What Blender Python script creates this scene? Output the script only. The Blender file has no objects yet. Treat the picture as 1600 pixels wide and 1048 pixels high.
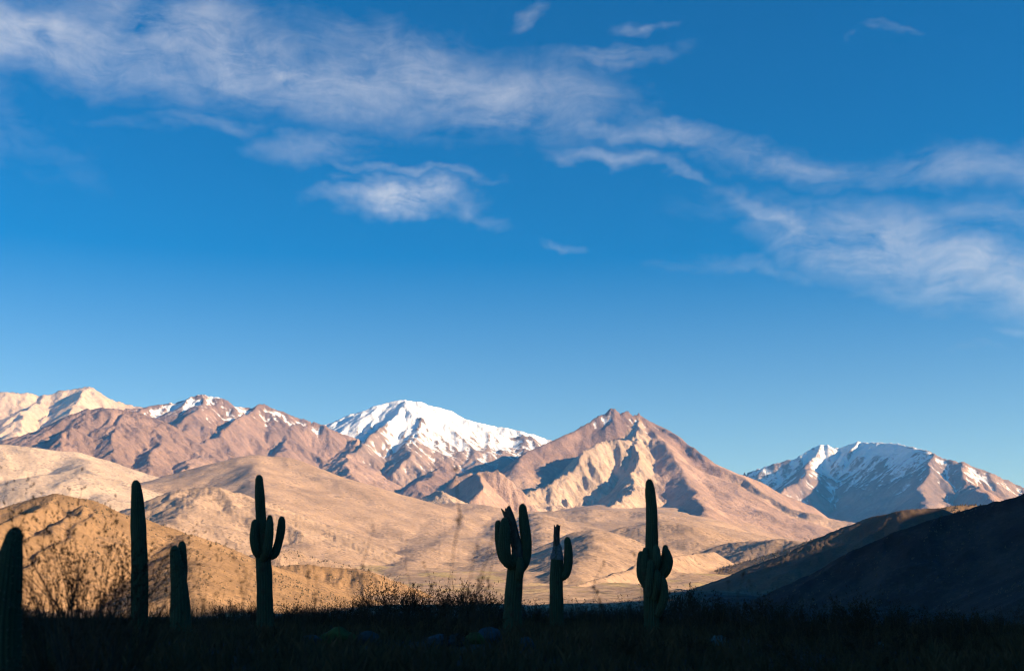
import bpy, math, random, time
import numpy as np
T0 = time.time()
R = math.radians
scene = bpy.context.scene
COL = scene.collection

# ------------------------------------------------------------------ camera, sky, sun, exposure
FPX, CX, CY, HORIZON = 1900.0, 800.0, 524.0, 915.0       # focal length and frame of the 1600 x 1048 picture
PITCH = math.atan((HORIZON - CY) / FPX)
EYE = 1.55
SUN_AZ, SUN_EL = 107.0, 19.0                              # azimuth clockwise from the view direction

cam_data = bpy.data.cameras.new('camera')
cam = bpy.data.objects.new('camera', cam_data)
COL.objects.link(cam)
cam.location = (0, 0, EYE)
cam.rotation_euler = (math.pi / 2 + PITCH, 0, 0)
cam_data.sensor_width = 36.0
cam_data.lens = FPX / 1600.0 * 36.0
cam_data.clip_start, cam_data.clip_end = 0.1, 90000.0
cam_data.dof.use_dof = True
cam_data.dof.focus_distance = 3000.0
cam_data.dof.aperture_fstop = 1.7
scene.camera = cam

world = bpy.data.worlds.new('World')
scene.world = world
world.use_nodes = True
world.cycles.sampling_method = 'MANUAL'
world.cycles.sample_map_resolution = 256

sun_dir = np.array([math.cos(R(SUN_EL)) * math.sin(R(SUN_AZ)), math.cos(R(SUN_EL)) * math.cos(R(SUN_AZ)), math.sin(R(SUN_EL))])
sun_data = bpy.data.lights.new('sun', 'SUN')
sun_data.energy = 4.9
sun_data.angle = R(0.5)
sun_data.color = (1.0, 0.82, 0.64)
sun = bpy.data.objects.new('sun', sun_data)
COL.objects.link(sun)
from mathutils import Vector
sun.rotation_euler = Vector(sun_dir).to_track_quat('Z', 'Y').to_euler()
sun.location = (0, 0, 3000)

scene.view_settings.view_transform = 'Standard'
scene.view_settings.look = 'None'
scene.view_settings.gamma = 1.0
scene.view_settings.exposure = 1.2

scene.cycles.filter_width = 1.1
scene.cycles.max_bounces = 4
scene.cycles.diffuse_bounces = 3
scene.cycles.glossy_bounces = 1
scene.cycles.transmission_bounces = 1


def build_world():
    nt = world.node_tree
    N, L = nt.nodes, nt.links
    N.clear()
    out = N.new('ShaderNodeOutputWorld')
    bg = N.new('ShaderNodeBackground')
    bg.inputs['Strength'].default_value = 0.075
    L.new(bg.outputs[0], out.inputs['Surface'])
    sky = N.new('ShaderNodeTexSky')
    sky.sky_type = 'NISHITA'
    sky.sun_disc = False
    sky.sun_elevation = R(SUN_EL)
    sky.sun_rotation = R(SUN_AZ)
    sky.altitude = 3200
    sky.air_density = 1.0
    sky.dust_density = 0.3
    sky.ozone_density = 3.0
    hs = N.new('ShaderNodeHueSaturation')
    hs.inputs['Value'].default_value = 0.90
    L.new(sky.outputs[0], hs.inputs['Color'])

    def math_(op, a, b=None, c=None, clamp=False):
        n = N.new('ShaderNodeMath'); n.operation = op; n.use_clamp = clamp
        for i, v in enumerate((a, b, c)):
            if v is None: continue
            if isinstance(v, (int, float)): n.inputs[i].default_value = v
            else: L.new(v, n.inputs[i])
        return n.outputs[0]

    # high thin cirrus on a flat layer far above: direction -> place on the layer
    tc = N.new('ShaderNodeTexCoord')
    sep = N.new('ShaderNodeSeparateXYZ')
    L.new(tc.outputs['Generated'], sep.inputs[0])
    x, y, z = sep.outputs
    az = math_('ARCTAN2', x, y)
    el = math_('ARCSINE', z)
    mr = N.new('ShaderNodeMapRange')                      # clear polarised blue overhead, paler air low down
    mr.inputs['From Min'].default_value, mr.inputs['From Max'].default_value = R(2), R(27)
    mr.inputs['To Min'].default_value, mr.inputs['To Max'].default_value = 1.06, 1.64
    mr.interpolation_type = 'SMOOTHSTEP'
    L.new(el, mr.inputs['Value'])
    L.new(mr.outputs[0], hs.inputs['Saturation'])
    comb = N.new('ShaderNodeCombineXYZ')
    L.new(az, comb.inputs[0]); L.new(el, comb.inputs[1])

    def noise(scale, detail, rough, stretch, rot, seed, dist=0.0):
        mp = N.new('ShaderNodeMapping')
        mp.inputs['Rotation'].default_value = (0, 0, rot)
        mp.inputs['Scale'].default_value = (stretch[0], stretch[1], 1)
        mp.inputs['Location'].default_value = (seed, seed * 1.7, seed)
        L.new(comb.outputs[0], mp.inputs['Vector'])
        n = N.new('ShaderNodeTexNoise')
        n.inputs['Scale'].default_value = scale
        n.inputs['Detail'].default_value = detail
        n.inputs['Roughness'].default_value = rough
        n.inputs['Distortion'].default_value = dist
        L.new(mp.outputs[0], n.inputs['Vector'])
        return n.outputs['Fac']

    def ang(px, py):
        u, v = (px - CX) / FPX, (CY - py) / FPX
        d = np.array([u, math.cos(PITCH) - v * math.sin(PITCH), math.sin(PITCH) + v * math.cos(PITCH)])
        d /= np.linalg.norm(d)
        return math.atan2(d[0], d[1]), math.asin(d[2])

    # cloud banks: centre, half length, half width, tilt, density (all as directions in the sky)
    banks = [(60, 65, 330, 62, 4, 1.0), (400, 95, 330, 75, 10, 0.95), (700, 130, 280, 75, 10, 0.85), (150, 190, 160, 20, 3, .18),
             (800, 195, 110, 24, 4, 0.75), (960, 95, 100, 22, -8, 0.6), (500, 235, 90, 24, -8, 0.5), (620, 308, 95, 30, 3, 1.55),
             (640, 268, 130, 12, 5, 0.55), (330, 200, 110, 20, 0, .35), (1010, 205, 190, 22, 9, .62), (960, 245, 90, 16, 6, .55), (1230, 250, 150, 34, 14, .62),
             (1060, 265, 70, 14, 20, .5), (1500, 260, 190, 36, 8, .55), (1240, 345, 110, 26, 26, .8), (1430, 400, 240, 62, 16, .95), (1620, 440, 200, 55, 10, .8),
             (1180, 425, 150, 20, 8, .38), (900, 373, 50, 12, 8, .5), (760, 345, 60, 14, 8, .25), (840, 25, 45, 16, -8, .5), (1015, 40, 40, 13, -12, .5),
             (1390, 53, 55, 8, 2, .3), (1600, 340, 130, 40, 6, .5), (1500, 548, 90, 14, 4, .22), (1600, 515, 60, 12, 4, .3),
             (-400, 120, 320, 80, 6, .8), (2000, 380, 280, 70, 12, .7), (2300, 150, 250, 60, 6, .6), (-900, 300, 350, 70, 2, .5), (-300, -350, 500, 90, 8, .6), (1200, -400, 600, 80, 8, .5)]
    wob = math_('SUBTRACT', noise(11.0, 4, .6, (1, 1.3), 0, 3.3), 0.5)
    wob2 = math_('SUBTRACT', noise(11.0, 4, .6, (1, 1.3), 0, 8.1), 0.5)
    az_w = math_('ADD', az, math_('MULTIPLY', wob, 0.11))
    el_w = math_('ADD', el, math_('MULTIPLY', wob2, 0.060))
    total = None
    for (px, py, a, b, tilt, dens) in banks:
        a0, e0 = ang(px, py)
        ca, sa = math.cos(R(tilt)), math.sin(R(tilt))
        k = FPX
        a, b = a * .96, b * .84
        dx = math_('MULTIPLY', math_('SUBTRACT', az_w, a0), math.cos(e0))
        dy = math_('SUBTRACT', el_w, e0)
        # tilt: positive = right end lower
        p = math_('ADD', math_('MULTIPLY', dx, ca * k / a), math_('MULTIPLY', dy, -sa * k / a))
        q = math_('ADD', math_('MULTIPLY', dx, sa * k / b), math_('MULTIPLY', dy, ca * k / b))
        r2 = math_('ADD', math_('MULTIPLY', p, p), math_('MULTIPLY', q, q))
        g = math_('MULTIPLY', math_('EXPONENT', math_('MULTIPLY', r2, -.95)), dens)
        total = g if total is None else math_('MAXIMUM', total, g)
    # soft body, broken by billows and by fine combed fibres
    warp = N.new('ShaderNodeTexNoise')
    warp.inputs['Scale'].default_value = 14.0; warp.inputs['Detail'].default_value = 3
    L.new(comb.outputs[0], warp.inputs['Vector'])
    add = N.new('ShaderNodeVectorMath'); add.operation = 'MULTIPLY_ADD'
    L.new(warp.outputs['Color'], add.inputs[0]); add.inputs[1].default_value = (.05, .035, 0); L.new(comb.outputs[0], add.inputs[2])
    comb = add
    billow = noise(13.0, 8, .6, (1.0, 1.9), R(8), 1.0, .3)
    fibre = noise(30.0, 9, .68, (.6, 2.3), R(24), 5.0, .5)
    cross = noise(48.0, 8, .7, (1.8, .8), R(32), 2.0, .4)
    tex = math_('ADD', math_('ADD', math_('MULTIPLY', billow, .50), math_('MULTIPLY', fibre, .33)), math_('MULTIPLY', cross, .17))
    tn = math_('MULTIPLY', math_('SUBTRACT', tex, .36), 3.4, clamp=True)
    tb = math_('MULTIPLY', math_('SUBTRACT', math_('ADD', math_('MULTIPLY', billow, .75), math_('MULTIPLY', fibre, .25)), .33), 2.8, clamp=True)
    core = math_('MULTIPLY', math_('POWER', total, 1.25), math_('ADD', .12, math_('MULTIPLY', tn, .88)))
    veil = math_('MULTIPLY', math_('POWER', total, .75), math_('MULTIPLY', tb, .21))
    alpha = math_('ADD', math_('MULTIPLY', core, .42), veil)
    alpha = math_('SUBTRACT', alpha, .035)
    alpha = math_('MINIMUM', math_('MAXIMUM', alpha, 0.0), .82)
    mix = N.new('ShaderNodeMix'); mix.data_type = 'RGBA'
    L.new(alpha, mix.inputs['Factor'])
    L.new(hs.outputs[0], mix.inputs[6])
    mix.inputs[7].default_value = (5.5, 5.5, 5.7, 1)
    L.new(mix.outputs[2], bg.inputs['Color'])


build_world()

# ------------------------------------------------------------------ helpers
def place(px, py, rng):
    """the point seen at a picture position, at a horizontal range in metres"""
    u, v = (px - CX) / FPX, (CY - py) / FPX
    d = np.array([u, math.cos(PITCH) - v * math.sin(PITCH), math.sin(PITCH) + v * math.cos(PITCH)])
    h = math.hypot(d[0], d[1])
    return np.array([d[0] / h * rng, d[1] / h * rng, EYE + d[2] / h * rng])


def tag(o, label=None, cat=None, group=None, kind=None):
    if label: o['label'] = label
    if cat: o['category'] = cat
    if group: o['group'] = group
    if kind: o['kind'] = kind
    return o


def link(name, mesh, mat=None, parent=None):
    o = bpy.data.objects.new(name, mesh)
    COL.objects.link(o)
    if mat is not None and not mesh.materials:
        mesh.materials.append(mat)
    if parent is not None:
        o.parent = parent
    return o


def empty(name, loc=(0, 0, 0), rz=0.0):
    o = bpy.data.objects.new(name, None)
    COL.objects.link(o)
    o.location = loc
    o.rotation_euler = (0, 0, rz)
    o.empty_display_size = 0.2
    return o


def copy_tree(o, parent=None):
    c = o.copy()
    COL.objects.link(c)
    if parent is not None:
        c.parent = parent
    for ch in list(o.children):
        copy_tree(ch, c)
    return c


def fast_mesh(name, co, faces, smooth=True):
    """co (n,3), faces (m,k) with constant k"""
    me = bpy.data.meshes.new(name)
    co = np.ascontiguousarray(co, np.float32); faces = np.ascontiguousarray(faces, np.int32)
    n, m, k = len(co), len(faces), faces.shape[1]
    me.vertices.add(n); me.vertices.foreach_set('co', co.ravel())
    me.loops.add(m * k); me.loops.foreach_set('vertex_index', faces.ravel())
    me.polygons.add(m)
    me.polygons.foreach_set('loop_start', np.arange(0, m * k, k, dtype=np.int32))
    me.polygons.foreach_set('loop_total', np.full(m, k, np.int32))
    me.polygons.foreach_set('use_smooth', np.full(m, smooth, bool))
    me.update(calc_edges=True)
    return me


def hash2(ix, iy, s):
    h = (ix.astype(np.int64) * 374761393 + iy.astype(np.int64) * 668265263 + s * 2246822519) & 0xffffffff
    h = ((h ^ (h >> 13)) * 1274126177) & 0xffffffff
    h = ((h ^ (h >> 16)) * 2654435761) & 0xffffffff
    return ((h >> 8) & 0xffffff).astype(np.float32) / np.float32(0xffffff)


def vnoise(x, y, s):
    ix, iy = np.floor(x), np.floor(y)
    fx, fy = (x - ix).astype(np.float32), (y - iy).astype(np.float32)
    ix, iy = ix.astype(np.int64), iy.astype(np.int64)
    out = 0
    wx, wy = fx * fx * fx * (fx * (fx * 6 - 15) + 10), fy * fy * fy * (fy * (fy * 6 - 15) + 10)
    for dx in (0, 1):
        for dy in (0, 1):
            a = hash2(ix + dx, iy + dy, s) * np.float32(2 * math.pi)
            g = np.cos(a) * (fx - dx) + np.sin(a) * (fy - dy)
            out = out + g * (wx if dx else 1 - wx) * (wy if dy else 1 - wy)
    return out * 1.5


def fbm(x, y, s, octaves, gain=0.5, ridged=False):
    out, amp = 0, 1.0
    for i in range(octaves):
        n = vnoise(x * 2 ** i, y * 2 ** i, s + 17 * i)
        if ridged:
            n = 1 - 2 * np.abs(n)
        out = out + n * amp
        amp *= gain
    return out


# ------------------------------------------------------------------ the land: one continuous surface, sampled finer where the view looks
def seg_axis(parts):
    out = []
    for a, b, n in parts:
        out.append(np.linspace(a, b, n, endpoint=False))
    return np.concatenate(out)


TH = np.radians(seg_axis([(-180, -70, 18), (-70, -27, 32), (-27, 27, 800), (27, 75, 80), (75, 180, 26)]))
LR = np.log(np.concatenate([np.geomspace(0.4, 60, 60, endpoint=False), np.geomspace(60, 500, 50, endpoint=False), np.geomspace(500, 2400, 345, endpoint=False),
                            np.geomspace(2400, 7000, 300, endpoint=False), np.geomspace(7000, 14800, 450, endpoint=False), np.geomspace(14800, 42000, 16)]))
V, U = np.meshgrid(LR, TH, indexing='ij')
RR = np.exp(V)
X, Y = RR * np.sin(U), RR * np.cos(U)
nR, nT = RR.shape

SAND = (.41, .275, .175); TAN = (.395, .265, .172); PALE = (.52, .385, .27); BROWN = (.245, .157, .116); PINK = (.33, .215, .155)
ORANGE = (.315, .19, .095); ROCKPALE = (.43, .31, .215); SCRUB_SHADE = (.052, .042, .034); GREY = (.27, .19, .15)
# land forms: name, label
FORMS = ['ground', 'valley_floor', 'pale_mountain', 'snow_dusted_mountain', 'brown_foothill', 'pale_hill', 'tan_hill', 'rocky_hill',
         'plateau_hill', 'rock_outcrop', 'spur_hill', 'brown_cone_mountain', 'snow_mountain', 'snow_ridge_mountain', 'orange_hill', 'scrub_hill',
         'shaded_hill', 'sunlit_hill', 'shaded_hillside']
FID = {n: i for i, n in enumerate(FORMS)}


def px_line(pts, default=None):
    return [place(p[0], p[1], 1000.0 * (p[2] if len(p) > 2 else default)) for p in pts]


# (form, points, slope at the crest, run-out length, colour, gully strength)
RIDGES = []
def ridge(form, pts, k, L, color, gully=1.0, rng=None, world_pts=None):
    P = px_line(pts, rng) if world_pts is None else [np.array(p, float) for p in world_pts]
    RIDGES.append((FID[form], P, k, L, color, gully))


# far left pale range
ridge('pale_mountain', [(-300, 640), (-150, 625), (-60, 618), (0, 614), (40, 613), (65, 619), (90, 610), (136, 606), (152, 613), (180, 627), (205, 634), (240, 640)], .62, 1500, PALE, 1.0, 14)
ridge('pale_mountain', [(136, 606, 14), (120, 632, 13.2), (95, 668, 12.2)], .6, 900, PALE, 1.0)
ridge('pale_mountain', [(65, 619, 14), (45, 640, 13.2), (20, 676, 12)], .6, 900, PALE, 1.0)
ridge('pale_mountain', [(-40, 618, 14), (-50, 640, 13.2), (-60, 676, 12)], .6, 900, PALE, 1.0)
# brown range with snow dusting
ridge('snow_dusted_mountain', [(190, 642), (215, 638), (235, 635), (275, 630), (300, 621), (325, 618), (345, 621), (372, 634), (390, 637), (410, 631), (430, 641), (470, 655), (500, 664), (540, 680), (600, 704), (645, 714), (668, 706), (684, 703), (705, 718), (730, 738)], .62, 1300, BROWN, 1.0, 10.5)
ridge('snow_dusted_mountain', [(410, 631, 10.5), (372, 654, 10.0), (335, 680, 9.5), (310, 697, 9.1)], .72, 700, BROWN, 1.0)
ridge('snow_dusted_mountain', [(325, 618, 10.5), (296, 645, 10.0), (272, 680, 9.4)], .55, 800, BROWN, .9)
ridge('snow_dusted_mountain', [(470, 655, 10.5), (448, 685, 9.9), (435, 712, 9.2)], .55, 900, BROWN, 1.1)
ridge('snow_dusted_mountain', [(560, 688, 10.4), (540, 715, 9.6), (545, 745, 8.6)], .45, 900, PINK, .9)
ridge('snow_dusted_mountain', [(684, 703, 10.5), (690, 730, 9.8), (660, 752, 9.0)], .5, 700, BROWN, .8)
ridge('brown_foothill', [(-200, 712), (-100, 700), (0, 690), (50, 676), (85, 663), (112, 647), (140, 639), (160, 637), (200, 641), (225, 646), (250, 655), (275, 672), (300, 690), (335, 712)], .5, 1000, BROWN, 1.0, 8.6)
ridge('brown_foothill', [(140, 639, 8.6), (118, 668, 8.1), (92, 694, 7.7)], .6, 500, BROWN, 1.2)
ridge('brown_foothill', [(200, 641, 8.6), (182, 676, 8.1), (165, 712, 7.5)], .55, 600, BROWN, 1.0)
ridge('brown_foothill', [(250, 655, 8.6), (246, 692, 8.0), (232, 722, 7.5)], .55, 600, BROWN, 1.0)
ridge('brown_foothill', [(300, 690, 8.6), (305, 712, 8.0), (290, 735, 7.4)], .5, 600, PINK, .9)
# snow peak in the middle
ridge('snow_mountain', [(450, 682), (480, 672), (500, 665), (545, 650), (580, 637), (605, 629), (632, 626), (665, 630), (700, 642), (740, 657), (800, 672), (860, 687), (930, 705)], .5, 1800, GREY, .9, 11.5)
ridge('snow_mountain', [(634, 627, 11.48), (632, 640, 11.22), (606, 664, 10.70), (572, 692, 10.18), (560, 700, 9.92)], .85, 700, GREY, .7)
ridge('snow_mountain', [(632, 640, 11.22), (658, 657, 10.96), (650, 684, 10.44), (640, 715, 9.83)], .6, 700, GREY, 1.1)
ridge('snow_mountain', [(658, 657, 10.96), (700, 662, 10.96), (760, 672, 11.05), (820, 684, 11.14)], .62, 1000, GREY, 1.1)
# brown cone
ridge('brown_cone_mountain', [(796, 752, 8.4), (806, 722, 8.6), (830, 702, 8.85), (870, 685, 9.1), (905, 668, 9.3), (935, 650, 9.45), (948, 645, 9.5), (957, 640, 9.5), (965, 640, 9.5), (973, 645, 9.48), (985, 643, 9.5), (993, 649, 9.48), (1004, 643, 9.5), (1013, 650, 9.5), (1040, 668, 9.4), (1080, 698, 9.2), (1120, 727, 9.0), (1155, 745, 8.9), (1200, 774, 8.6), (1240, 794, 8.4), (1300, 809, 8.4), (1340, 816, 8.4), (1420, 824, 8.4)], .80, 1500, BROWN, .35)
ridge('brown_cone_mountain', [(1003, 646, 9.5), (998, 668, 9.2), (988, 688, 8.95), (950, 687, 8.8), (920, 706, 8.6), (885, 737, 8.3), (848, 764, 8.0), (815, 780, 7.7)], .95, 420, ROCKPALE, 1.5)
ridge('brown_cone_mountain', [(988, 688, 8.95), (992, 730, 8.4), (985, 768, 7.8), (962, 790, 7.3)], .85, 380, ROCKPALE, 1.3)
ridge('brown_cone_mountain', [(1014, 664, 9.35), (1050, 713, 8.85), (1085, 768, 8.0), (1100, 815, 6.8)], .48, 900, PINK, .25)
ridge('brown_cone_mountain', [(963, 643, 9.6), (945, 651, 10.2), (915, 669, 10.4), (885, 685, 10.5), (860, 696, 10.6)], .8, 900, BROWN, .8)  # unseen back ridge, added to throw shade on the snow peak's foot
# right snow mountain
ridge('snow_ridge_mountain', [(1040, 790), (1100, 762), (1155, 742), (1200, 728), (1250, 712), (1272, 701, 14.2), (1287, 699, 14.3), (1300, 704, 14.4), (1318, 698, 14.4), (1335, 691, 14.3), (1360, 692, 14.0), (1405, 693, 13.4), (1430, 702, 13.0), (1450, 710, 12.7), (1500, 725, 12.5), (1550, 740, 12.4), (1600, 757, 12.4), (1700, 790, 12.4), (1800, 830, 12.4)], .72, 1800, GREY, .9, 14)
ridge('snow_ridge_mountain', [(1430, 702, 13.0), (1448, 722, 12.6), (1455, 740, 12.2), (1446, 768, 11.6), (1436, 795, 10.9)], .62, 1400, GREY, .6)
ridge('snow_ridge_mountain', [(1335, 691, 14.3), (1328, 704, 14.0), (1318, 722, 13.7)], .75, 600, GREY, .8)
ridge('snow_ridge_mountain', [(1287, 699, 14.3), (1268, 725, 13.6), (1240, 752, 12.9), (1215, 775, 12.4)], .75, 700, GREY, 1.2)
ridge('snow_ridge_mountain', [(1500, 725, 12.5), (1520, 752, 12.0), (1540, 785, 11.3)], .6, 900, PINK, 1.1)
# pale hills on the left, behind the orange one
ridge('pale_hill', [(-200, 686), (-100, 690), (0, 695), (60, 700), (115, 706), (150, 716), (190, 731), (230, 746), (252, 770)], .34, 1000, PALE, .6, 6.3)
ridge('pale_hill', [(-100, 770), (0, 752), (70, 742), (130, 738), (190, 752), (225, 772), (240, 790)], .36, 700, PALE, .5, 5.0)
ridge('pale_hill', [(115, 706, 6.3), (150, 742, 5.4), (170, 775, 4.6)], .3, 600, PALE, .5)
# tan rounded knoll and its fan
ridge('tan_hill', [(270, 765), (300, 746), (345, 727), (395, 711), (430, 713), (470, 730), (515, 752), (560, 770), (600, 782), (640, 792)], .30, 1500, TAN, .28, 5.6)
ridge('tan_hill', [(400, 711, 5.6), (405, 745, 4.9), (430, 800, 3.9), (470, 850, 3.0)], .26, 900, TAN, .25)
ridge('rocky_hill', [(140, 840), (200, 808), (235, 790), (270, 775), (300, 765), (335, 761), (365, 769), (388, 788), (405, 808), (435, 832), (480, 854), (530, 873)], .40, 500, (.38, .262, .175), 1.1, 3.4)
ridge('rocky_hill', [(320, 765, 3.4), (290, 800, 3.05), (255, 835, 2.75)], .42, 260, (.38, .262, .175), .9)
# broad tan upland between the knoll and the cone
ridge('plateau_hill', [(585, 808), (620, 793), (660, 787), (700, 786), (740, 790), (790, 800), (860, 798), (930, 796), (1000, 800)], .20, 1500, TAN, .5, 5.6)
ridge('plateau_hill', [(655, 788, 5.6), (615, 825, 4.5), (570, 862, 3.4), (545, 878, 3.0)], .3, 700, TAN, .6)
ridge('plateau_hill', [(735, 790, 5.6), (705, 830, 4.4), (650, 872, 3.2), (625, 893, 2.6)], .28, 800, TAN, .5)
ridge('plateau_hill', [(790, 800, 5.6), (770, 845, 4.1), (800, 888, 2.9), (830, 905, 2.4)], .28, 800, TAN, .6)
ridge('rock_outcrop', [(708, 752), (716, 742), (726, 739), (745, 737), (776, 733), (797, 748), (812, 764)], 1.6, 120, (.38, .25, .18), 1.0, 7.2)
ridge('rock_outcrop', [(745, 738, 7.2), (752, 758, 6.95), (740, 784, 6.6)], .9, 120, (.38, .25, .18), 1.0)
ridge('rock_outcrop', [(655, 784), (672, 774), (688, 767), (698, 778)], .5, 150, ROCKPALE, 1.0, 6.3)
ridge('spur_hill', [(850, 858), (885, 840), (915, 829), (938, 828), (965, 848), (995, 872), (1015, 886)], .40, 450, TAN, .5, 3.3)
ridge('spur_hill', [(930, 828, 3.3), (925, 860, 2.8), (890, 900, 2.3)], .36, 350, TAN, .5)
ridge('plateau_hill', [(690, 800, 5.2), (655, 848, 3.9), (640, 886, 2.9)], .3, 500, TAN, .7)
ridge('plateau_hill', [(840, 802, 5.2), (850, 835, 4.2), (835, 870, 3.3)], .3, 500, TAN, .7)
ridge('valley_floor', [(700, 930, 1.7), (800, 921, 1.9), (860, 922, 1.9), (930, 905, 2.1), (1000, 882, 2.4), (1060, 868, 2.8), (1110, 862, 3.2)], .7, 60, TAN, .5)
ridge('spur_hill', [(1060, 850, 4.4), (1110, 855, 3.8), (1170, 846, 3.6), (1230, 842, 3.4), (1270, 850, 3.3)], .35, 200, TAN, .8)
ridge('spur_hill', [(985, 822), (1040, 812), (1090, 830), (1130, 862), (1150, 880)], .30, 600, TAN, .4, 4.0)
# near hills on the left
ridge('orange_hill', [(-200, 850), (-90, 825), (0, 802), (40, 787), (70, 776), (95, 772), (130, 779), (200, 805), (245, 821), (290, 835), (360, 865), (440, 900), (500, 926), (560, 948)], .42, 480, ORANGE, .55, 1.05)
ridge('orange_hill', [(95, 772, 1.05), (45, 801, .97), (-10, 826, .9), (-60, 850, .84)], .55, 200, ORANGE, .6)
ridge('orange_hill', [(128, 790, 1.0), (85, 826, .92), (40, 848, .86), (-20, 880, .79)], .52, 200, ORANGE, .6)
ridge('orange_hill', [(140, 800, .98), (105, 840, .90), (60, 870, .83), (10, 905, .75)], .5, 200, ORANGE, .6)
ridge('orange_hill', [(290, 835, 1.02), (300, 880, .86), (290, 925, .7)], .35, 250, ORANGE, .5)
ridge('scrub_hill', [(340, 880), (385, 868), (445, 860), (500, 874), (555, 888), (610, 910), (660, 930)], .36, 400, TAN, .9, 1.75)
ridge('scrub_hill', [(430, 885), (480, 882), (540, 888), (600, 908), (650, 930)], .4, 250, ORANGE, 1.0, 1.35)
# hills on the right, in the shade
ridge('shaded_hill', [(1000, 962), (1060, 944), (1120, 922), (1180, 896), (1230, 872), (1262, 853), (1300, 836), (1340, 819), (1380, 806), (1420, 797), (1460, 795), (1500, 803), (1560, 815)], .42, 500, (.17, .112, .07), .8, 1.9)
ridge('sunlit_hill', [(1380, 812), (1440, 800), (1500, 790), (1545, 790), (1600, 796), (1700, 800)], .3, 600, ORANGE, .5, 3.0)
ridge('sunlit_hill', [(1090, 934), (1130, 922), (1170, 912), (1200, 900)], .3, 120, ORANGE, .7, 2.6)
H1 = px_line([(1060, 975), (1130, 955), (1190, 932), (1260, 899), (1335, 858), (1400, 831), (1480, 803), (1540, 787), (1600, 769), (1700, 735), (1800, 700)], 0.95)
ridge('shaded_hillside', None, .55, 900, SCRUB_SHADE, .5, world_pts=H1 + [np.array(p) for p in [(760, 790, 215), (980, 640, 360), (1120, 250, 450), (1130, -250, 540), (1080, -800, 600), (900, -1500, 600)]])  # crest past the frame edge is unseen, its heights shaped to shade the terrace
ridge('shaded_hillside', None, .6, 700, SCRUB_SHADE, .5, world_pts=[(760, 790, 215), (1000, 1080, 300), (1300, 1330, 386), (1700, 1600, 482), (2300, 1900, 600)])  # second unseen crest, added out of frame to cast shade on shaded_hill
ridge('shaded_hillside', None, .5, 500, SCRUB_SHADE, .6, world_pts=[(760, 780, 190), (480, 520, 70), (300, 330, 12)])

# gentle base: a terrace with the cacti, a shallow valley beyond its brow, then a fan rising to the mountains
def sstep(a, b, x):
    t = np.clip((x - a) / (b - a), 0, 1)
    return t * t * (3 - 2 * t)


pxe = CX + FPX * np.tan(np.clip(U, -1.2, 1.2))
fan = .096 * (1 - .55 * sstep(1030, 1300, pxe)) * np.where(Y > 0, 1, 0.25)
base = -.6 * sstep(15, 62, RR) - 14.4 * sstep(60, 240, RR) + fan * 500 * np.log1p(np.exp(np.clip((RR - 2500) / 500, -30, 60)))
base = base + .9 * sstep(20, 60, RR) * fbm(X / 45, Y / 45, 5, 3) * (1 - sstep(60, 120, RR)) * .35
base = np.where(RR < 90, base, base + .0035 * np.minimum(RR, 5000) * fbm(U * 9, V * 9, 6, 4))
base = base + .0045 * np.minimum(RR, 7000) * sstep(2100, 3300, RR) * fbm(U * 11 + .4 * V, V * 4.5, 9, 3, .42)

# the canyon between the snow peak and the cone
base = base - 210 * np.exp(-((pxe - 745) / 85) ** 2) * sstep(6300, 7600, RR) * (1 - sstep(10800, 12200, RR))
H = base.astype(np.float64)
owner = np.where(RR < 85, FID['ground'], FID['valley_floor']).astype(np.int16)
col = np.empty((nR, nT, 3), np.float32)
col[:] = SAND
dry = sstep(.0, .5, fbm(U * 30, V * 14, 61, 3))[..., None].astype(np.float32)
vf = (sstep(900, 2600, RR) * (1 - sstep(2600, 3600, RR)))[..., None].astype(np.float32)
col = col * (1 - vf * dry) + np.array((.46, .33, .15), np.float32) * vf * dry
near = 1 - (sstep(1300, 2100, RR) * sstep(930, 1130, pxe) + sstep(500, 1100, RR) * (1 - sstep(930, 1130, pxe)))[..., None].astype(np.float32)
col = col * (1 - near) + np.array(SCRUB_SHADE, np.float32) * near  # shade painted into the near valley floor with the dark scrub colour
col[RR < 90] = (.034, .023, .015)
gul = np.full((nR, nT), .5, np.float32)
gul[RR < 200] = 0
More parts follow.
